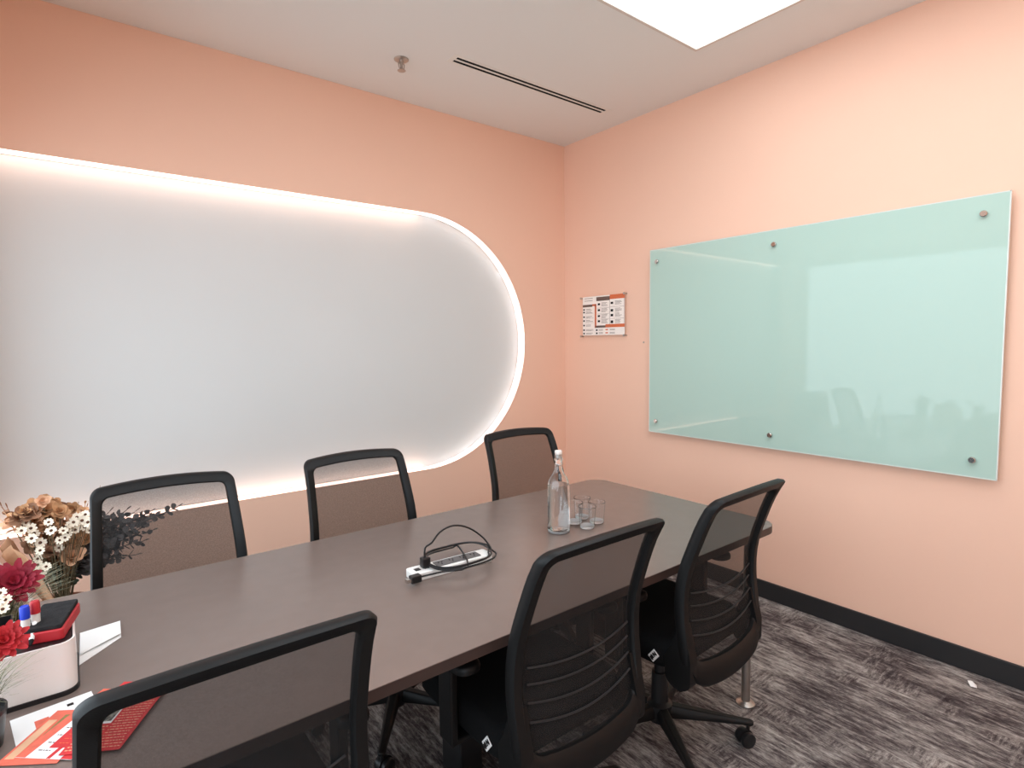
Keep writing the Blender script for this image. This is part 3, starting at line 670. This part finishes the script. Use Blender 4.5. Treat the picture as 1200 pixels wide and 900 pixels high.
leaflet(-3.118, -1.872, 8, .13, .16, .0005, 'paper', 'white leaflet at the bottom of the fan, nearest the caddy', [(.25, .42, .25, .5, 'salmon'), (.66, .74, .12, .18, 'ink')] + textrows(.1, .9, .6, .9, 5, 'greyink'))
leaflet(-3.120, -1.915, -35, .105, .15, .0018, 'salmon', 'salmon-coloured leaflet with a food picture, left side of the fan', [(.25, .6, .1, .5, 'olive'), (.65, .95, .15, .85, 'paper'), (.05, .2, .2, .9, 'peachpet'), (.72, .76, .1, .9, 'redp')] + textrows(.68, .92, .2, .8, 8, 'brownink', .01))
leaflet(-3.072, -1.905, -42, .105, .20, .0031, 'paper', 'white leaflet with red stripes passing behind the chair frame', [(.0, .18, 0, 1, 'salmon'), (.55, .62, 0, 1, 'redp'), (.8, 1, 0, 1, 'redp')] + textrows(.25, .5, .1, .9, 9, 'brownink', .01))
leaflet(-3.030, -1.905, -38, .10, .20, .0044, 'redp', 'red leaflet lying mostly beneath the topmost red one', textrows(.1, .9, .06, .94, 16, 'orange', .006))
leaflet(-3.022, -1.925, -30, .10, .21, .0057, 'redp', 'topmost red leaflet with a small photo and pale lettering', [(.03, .45, .30, .62, 'paper'), (.06, .42, .33, .59, 'photo')] + textrows(.5, .95, .05, .95, 24, 'peachpet', .006) + textrows(.05, .45, .66, .95, 8, 'peachpet', .009))

# ------------------------------------------------------------------ flowers
def rot_to(nrm, roll=0.):
    return Vector(nrm).normalized().to_track_quat('Z', 'Y').to_matrix().to_4x4() @ Matrix.Rotation(roll, 4, 'Z')
def petal(mb, mx, L_, W__, cup=.2, mi=0, n=5, curl=0.):
    vs = []
    for i in range(n + 1):
        t_ = i / n; w_ = W__ * math.sin(PI * (.10 + .68 * t_)) ** .8 * (1 if t_ < .99 else .5); z = cup * L_ * t_ * t_ - curl * L_ * t_ ** 3
        vs += [mx @ Vector((L_ * t_, -w_ / 2, z + w_ * .12)), mx @ Vector((L_ * t_, 0, z)), mx @ Vector((L_ * t_, w_ / 2, z + w_ * .12))]
    mb.add(vs, [(3 * i + j, 3 * i + 3 + j, 3 * i + 4 + j, 3 * i + 1 + j) for i in range(n) for j in range(2)], mi)
def flower_mesh(name, n, L_, W__, mats, cr, layers=1, cup=.15, seed=1):
    r = random.Random(seed); mb = MB()
    for l in range(layers):
        for i in range(n):
            a = 2 * PI * (i + .5 * l) / n + r.uniform(-.1, .1); f = (1 - .2 * l) * r.uniform(.9, 1.08)
            petal(mb, Matrix.Rotation(a, 4, 'Z') @ Matrix.Rotation(-r.uniform(.02, .15) - .28 * l, 4, 'Y') @ Matrix.Translation((cr * .6, 0, .001 * l)), L_ * f, W__, cup)
    o = mb.build(name, mats[0], smooth=60, fix=False)
    c = MB().lathe([(cr, 0), (cr * .95, cr * .4), (cr * .6, cr * .75), (0, cr * .9)], 14).build('flower_centre', mats[1], o, smooth=60)
    return o
def put(o, parent, loc, nrm, roll=0, s=1.):
    o.parent = parent; o.matrix_local = Matrix.Translation(Vector(loc) - parent.location) @ rot_to(nrm, roll) @ Matrix.Scale(s, 4); return o
BQ = Vector((-3.13, -.52, 0)); RIM = .50
vz = tag(empty('floor_vase', BQ), 'terracotta floor vase behind the left end of the table', 'vase')
MB().lathe([(0, 0), (.075, 0), (.085, .01), (.115, .15), (.12, .27), (.10, .40), (.075, .47), (.085, RIM), (.078, RIM), (.068, .47), (.09, .40), (.10, .27), (.09, .05), (0, .03)], 36).build('vase_body', M['terra'], vz, smooth=60)
bq = tag(empty('flower_bouquet', (BQ.x, BQ.y, .36)), 'big dried bouquet of tan blooms, small daisies and eucalyptus behind the table', 'flowers')
r = random.Random(11); tocam = lambda p: (CAM - Vector(p)).normalized()
stems = MB(); root_pt = Vector((BQ.x, BQ.y, .40))
def stemto(p, rad=.0022):
    p = Vector(p); b = root_pt + Vector((r.uniform(-.03, .03), r.uniform(-.03, .03), 0)); nk = Vector((BQ.x + (p.x - BQ.x) * .16, BQ.y + (p.y - BQ.y) * .16, RIM + .04))
    q = [(b * (1 - t_) ** 2 + nk * 2 * t_ * (1 - t_) + p * t_ * t_) for t_ in [i / 8 for i in range(9)]]
    stems.tube(q, rad, 5)
dz = flower_mesh('daisy', 9, .017, .010, (M['daisy'], M['dcent']), .006, 1, .1, 2)
dpos = [(25, 622), (36, 619), (30, 613), (37, 631), (47, 636), (47, 645), (69, 642), (76, 630), (70, 633), (79, 625), (44, 655), (50, 669), (54, 664), (44, 662), (40, 625), (86, 612), (96, 610), (92, 603), (100, 603), (103, 612), (88, 621), (99, 618), (82, 615), (74, 622), (90, 606), (105, 622), (60, 622), (57, 612)]
for i, (px, py) in enumerate(dpos):
    f = dz if i == 0 else copy_tree(dz); y = -.66 + r.uniform(-.03, .05); p = at(px, py, y); nm = tocam(p) + Vector((r.uniform(-.5, .5), r.uniform(-.3, .3), r.uniform(-.1, .6)))
    put(f, bq, p, nm, r.uniform(0, 6), r.uniform(.65, .92)); stemto(p, .0012)
def bloom(seed, m_, sz=.055, n=7):
    rr = random.Random(seed); mb = MB()
    for l in range(3):
        for i in range(n - l):
            a = 2 * PI * i / (n - l) + rr.uniform(-.3, .3)
            petal(mb, Matrix.Rotation(a, 4, 'Z') @ Matrix.Rotation(-.25 - .42 * l + rr.uniform(-.2, .2), 4, 'Y'), sz * (1 - .15 * l) * rr.uniform(.85, 1.1), sz * .75, .25, 0, 5, rr.uniform(0, .3))
    return mb.build('dried_bloom', M[m_], smooth=60, fix=False)
bl = {'tan': bloom(1, 'tan'), 'tan2': bloom(8, 'tan', .05, 5), 'brownleaf': bloom(2, 'brownleaf', .05, 6), 'peachpet': bloom(3, 'peachpet', .048, 6)}
used = set()
for px, py, k_, s_ in ((33, 603, 'brownleaf', .9), (22, 608, 'brownleaf', .6), (53, 597, 'tan2', 1.), (50, 588, 'peachpet', .55), (66, 611, 'brownleaf', 1.1), (50, 617, 'tan', .9), (43, 611, 'tan', .8), (84, 653, 'peachpet', .95), (95, 650, 'peachpet', .8), (102, 641, 'tan', .9), (103, 632, 'tan2', .8), (80, 604, 'peachpet', .65), (92, 600, 'peachpet', .55), (70, 600, 'tan2', .7), (28, 600, 'tan2', .6), (60, 603, 'tan', .9), (78, 618, 'brownleaf', .7), (12, 613, 'peachpet', .5), (38, 640, 'brownleaf', .7), (36, 596, 'tan2', .7), (60, 592, 'tan', .6), (74, 596, 'brownleaf', .6), (86, 598, 'tan', .55), (98, 602, 'peachpet', .6), (100, 612, 'peachpet', .6), (88, 608, 'peachpet', .7), (72, 640, 'tan', .7), (60, 632, 'brownleaf', .8), (88, 637, 'brownleaf', .7), (60, 648, 'brownleaf', .7)):
    f = bl[k_] if k_ not in used else copy_tree(bl[k_]); used.add(k_)
    y = -.57 + r.uniform(-.05, .08); p = at(px, py, y); nm = tocam(p) + Vector((r.uniform(-.5, .5), r.uniform(-.3, .3), r.uniform(0, .9)))
    put(f, bq, p, nm, r.uniform(0, 6), s_); stemto(p)
def leafmesh(mb, p, d, L_, W__, m_=0, roll=0.):
    mx = Matrix.Translation(p) @ Vector(d).normalized().to_track_quat('X', 'Z').to_matrix().to_4x4() @ Matrix.Rotation(roll, 4, 'X'); petal(mb, mx, L_, W__, .1, m_)
def sprig(pts, mat_, stemr=.0016, ls=.026, gap=.018, name='eucalyptus_sprig', wf=.8):
    mb = MB(); pts = [Vector(p) for p in pts]; sm_ = []
    for i in range(len(pts) - 1):
        a, b, c_, d = pts[max(i - 1, 0)], pts[i], pts[i + 1], pts[min(i + 2, len(pts) - 1)]
        for k in range(8): t_ = k / 8; sm_.append(.5 * ((2 * b) + (c_ - a) * t_ + (2 * a - 5 * b + 4 * c_ - d) * t_ ** 2 + (3 * b - a - 3 * c_ + d) * t_ ** 3))
    sm_.append(pts[-1]); mb.tube(sm_, stemr, 5); acc = 0; L_tot = sum((sm_[i + 1] - sm_[i]).length for i in range(len(sm_) - 1)); run = 0
    for i in range(len(sm_) - 1):
        seg = (sm_[i + 1] - sm_[i]); run += seg.length; acc += seg.length
        if run > .25 * L_tot and acc > gap:
            acc = 0; t_ = seg.normalized(); side = t_.cross(Vector((r.uniform(-1, 1), r.uniform(-1, 1), r.uniform(-1, 1)))).normalized(); f = 1 - .45 * run / L_tot
            for s_ in (1, -1): leafmesh(mb, sm_[i], side * s_ + t_ * .5, ls * f * r.uniform(.8, 1.2), ls * wf * f, 0, r.uniform(-1, 1))
    leafmesh(mb, sm_[-1], sm_[-1] - sm_[-2], ls * .5, ls * .35)
    o = mb.build(name, mat_, smooth=60, fix=False); return rel(o, bq)
nk = Vector((BQ.x, BQ.y, RIM + .05))
for px, py, y in ((208, 594, -.50), (190, 603, -.45), (176, 600, -.52), (165, 606, -.42), (158, 600, -.55), (178, 622, -.48), (168, 634, -.40), (150, 612, -.50), (146, 640, -.45), (160, 650, -.42), (135, 622, -.52), (128, 600, -.50), (172, 614, -.55), (140, 655, -.48), (125, 640, -.5), (152, 628, -.54), (140, 605, -.5), (148, 598, -.46), (160, 622, -.5), (132, 632, -.46), (138, 645, -.52), (122, 612, -.5), (130, 652, -.5)):
    p = at(px, py, y); md = (nk + p) / 2 + Vector((-.02, 0, .04)); sprig([nk, md, p], M['euca'], ls=.046, gap=.013)
for px, py, y in ((117, 572, -.5), (54, 583, -.55), (66, 588, -.5), (92, 591, -.5), (103, 590, -.52), (2, 594, -.5), (9, 596, -.5)):
    p = at(px, py, y); sprig([nk, (nk + p) / 2, p], M['brownleaf'] if px > 60 or px < 12 else M['euca'], ls=.022 if px > 20 else .045, gap=.05, name='bud_sprig')
for px, py, y in ((100, 590, -.62), (92, 595, -.64), (84, 600, -.62), (104, 600, -.63), (96, 606, -.62), (74, 594, -.6), (14, 606, -.6), (4, 612, -.6), (20, 616, -.6), (8, 604, -.58), (40, 600, -.62), (62, 604, -.64)):
    p = at(px, py, y); sprig([nk, (nk + p) / 2 + Vector((.02, 0, .03)), p], M['peachpet'] if (px * 7 + py) % 3 else M['tan'], ls=.024 if px > 25 else .04, gap=.012, name='peach_sprig', stemr=.0012)
for px, py, y in ((85, 662, -.55), (95, 658, -.5), (72, 668, -.55), (60, 672, -.6), (100, 668, -.5), (80, 648, -.5), (110, 655, -.5), (65, 655, -.5), (92, 630, -.5), (55, 660, -.52), (90, 672, -.45)):
    p = at(px, py, y); sprig([nk, (nk + p) / 2 + Vector((0, 0, .02)), p], M['green'], ls=.05, gap=.018, name='leafy_sprig', wf=.45)
rel(stems.build('stems', M['stem'], smooth=60), bq)
# paper wrap : open folded cone on the left of the bouquet
def sheet(name, rows, m_, thick=.0015):
    mb = MB(); nr, nc = len(rows), len(rows[0])
    mb.add([p for row in rows for p in row], [(i * nc + j, i * nc + j + 1, (i + 1) * nc + j + 1, (i + 1) * nc + j) for i in range(nr - 1) for j in range(nc - 1)])
    o = mb.build(name, m_, smooth=60, fix=False); s_ = o.modifiers.new('solid', 'SOLIDIFY'); s_.thickness = thick; return rel(o, bq)
rows = []
for j in range(9):
    t_ = j / 8; row = []
    for i in range(15):
        a = math.radians(150 + 88 * i / 14); rad = .07 + .12 * t_ + .010 * math.sin(i * 1.9) * t_; z = RIM - .02 + (.26 + .03 * math.sin(i * .8)) * t_
        row.append((BQ.x + .03 + rad * math.cos(a), BQ.y + .02 + rad * math.sin(a) * .8, z))
    rows.append(row)
o = sheet('kraft_wrap', rows, M['kraft']); o['label'] = 'brown kraft paper wrap'
rows = []
for j in range(7):
    t_ = j / 6; row = []
    for i in range(11):
        a = math.radians(160 + 62 * i / 10); rad = .085 + .16 * t_ + .012 * math.sin(i * 1.5 + 1) * t_; z = RIM - .02 + (.27 + .02 * math.sin(i * 1.1)) * t_
        row.append((BQ.x + .015 + rad * math.cos(a), BQ.y + .02 + rad * math.sin(a) * .7, z))
    rows.append(row)
o = sheet('pale_wrap', rows, M['pinkp']); o['label'] = 'pale pink outer wrapping paper'

def potted(name, loc, potr, poth, label, flowers, gm, n, spread, hgt, whites=(), seed=4):
    rr = random.Random(seed); e = tag(empty(name, loc), label, 'potted plant')
    MB().lathe([(0, 0), (potr * .78, 0), (potr * .8, .003), (potr * .97, poth * .88), (potr, poth * .9), (potr, poth), (potr * .92, poth), (potr * .88, poth * .86), (0, poth * .84)], 32).build('pot', M['blackp'], e, smooth=40)
    mb = MB()
    for i in range(n):
        a = rr.uniform(0, 2 * PI); r0 = rr.uniform(0, potr * .7); b = Vector((r0 * math.cos(a), r0 * math.sin(a), poth * .84)); a2 = a + rr.uniform(-.6, .6)
        h_ = hgt * rr.uniform(.55, 1.05); out_ = spread * rr.uniform(.3, 1.); w_ = rr.uniform(.0014, .0030); vs = []
        for k in range(6):
            t_ = k / 5; c_ = b + Vector((math.cos(a2) * out_ * t_ * t_, math.sin(a2) * out_ * t_ * t_, h_ * t_ * (1 - .35 * t_))); s_ = Vector((-math.sin(a2), math.cos(a2), 0)) * w_ * (1 - .8 * t_)
            vs += [c_ - s_, c_ + s_]
        mb.add(vs, [(2 * k, 2 * k + 1, 2 * k + 3, 2 * k + 2) for k in range(5)])
    o = mb.build('foliage', gm, e, smooth=60, fix=False)
    bpy.context.view_layer.update()
    for (p, m_, cm, sz, sd, np2) in flowers:
        f = flower_mesh('flower_head', np2, sz, sz * .34, (M[m_], M[cm]), sz * .16, 4, .10, sd); put(f, e, p, tocam(p) + Vector((0, 0, .35)), .3)
        q = Vector(p) - e.location; b = Vector((0, 0, poth * .84)); MB().tube([b, (b + q) / 2 + Vector((0, .01, 0)), q + Vector((0, .0, -.003))], .0018, 6).build('flower_stem', M['stem'], e)
    for p in whites:
        f = copy_tree(dz); f.name = 'white_flower'; put(f, e, p, tocam(p) + Vector((0, 0, .8)), .3, .62)
        q = Vector(p) - e.location; b = Vector((0, 0, poth * .84)); MB().tube([b, (b + q) / 2, q], .001, 5).build('flower_stem', M['stem'], e)
    return e
potted('potted_flower', (-3.228, -1.455, TZ), .05, .08, 'potted dark crimson flower with pale grass behind the white caddy', [(at(17, 683, -1.47), 'crimson', 'pcent', .049, 3, 17)], M['grass'], 320, .135, .165,
       [at(0, 695, -1.53), at(6, 703, -1.54), at(-3, 706, -1.55), at(3, 714, -1.56)], 4)
potted('potted_flower', (-3.236, -1.875, TZ), .048, .072, 'potted scarlet flower with grass in a black pot, in front of the caddy', [(at(5, 752, -1.81), 'scarlet', 'ocent', .036, 5, 12)], M['grass'], 220, .085, .14,
       [], 9)
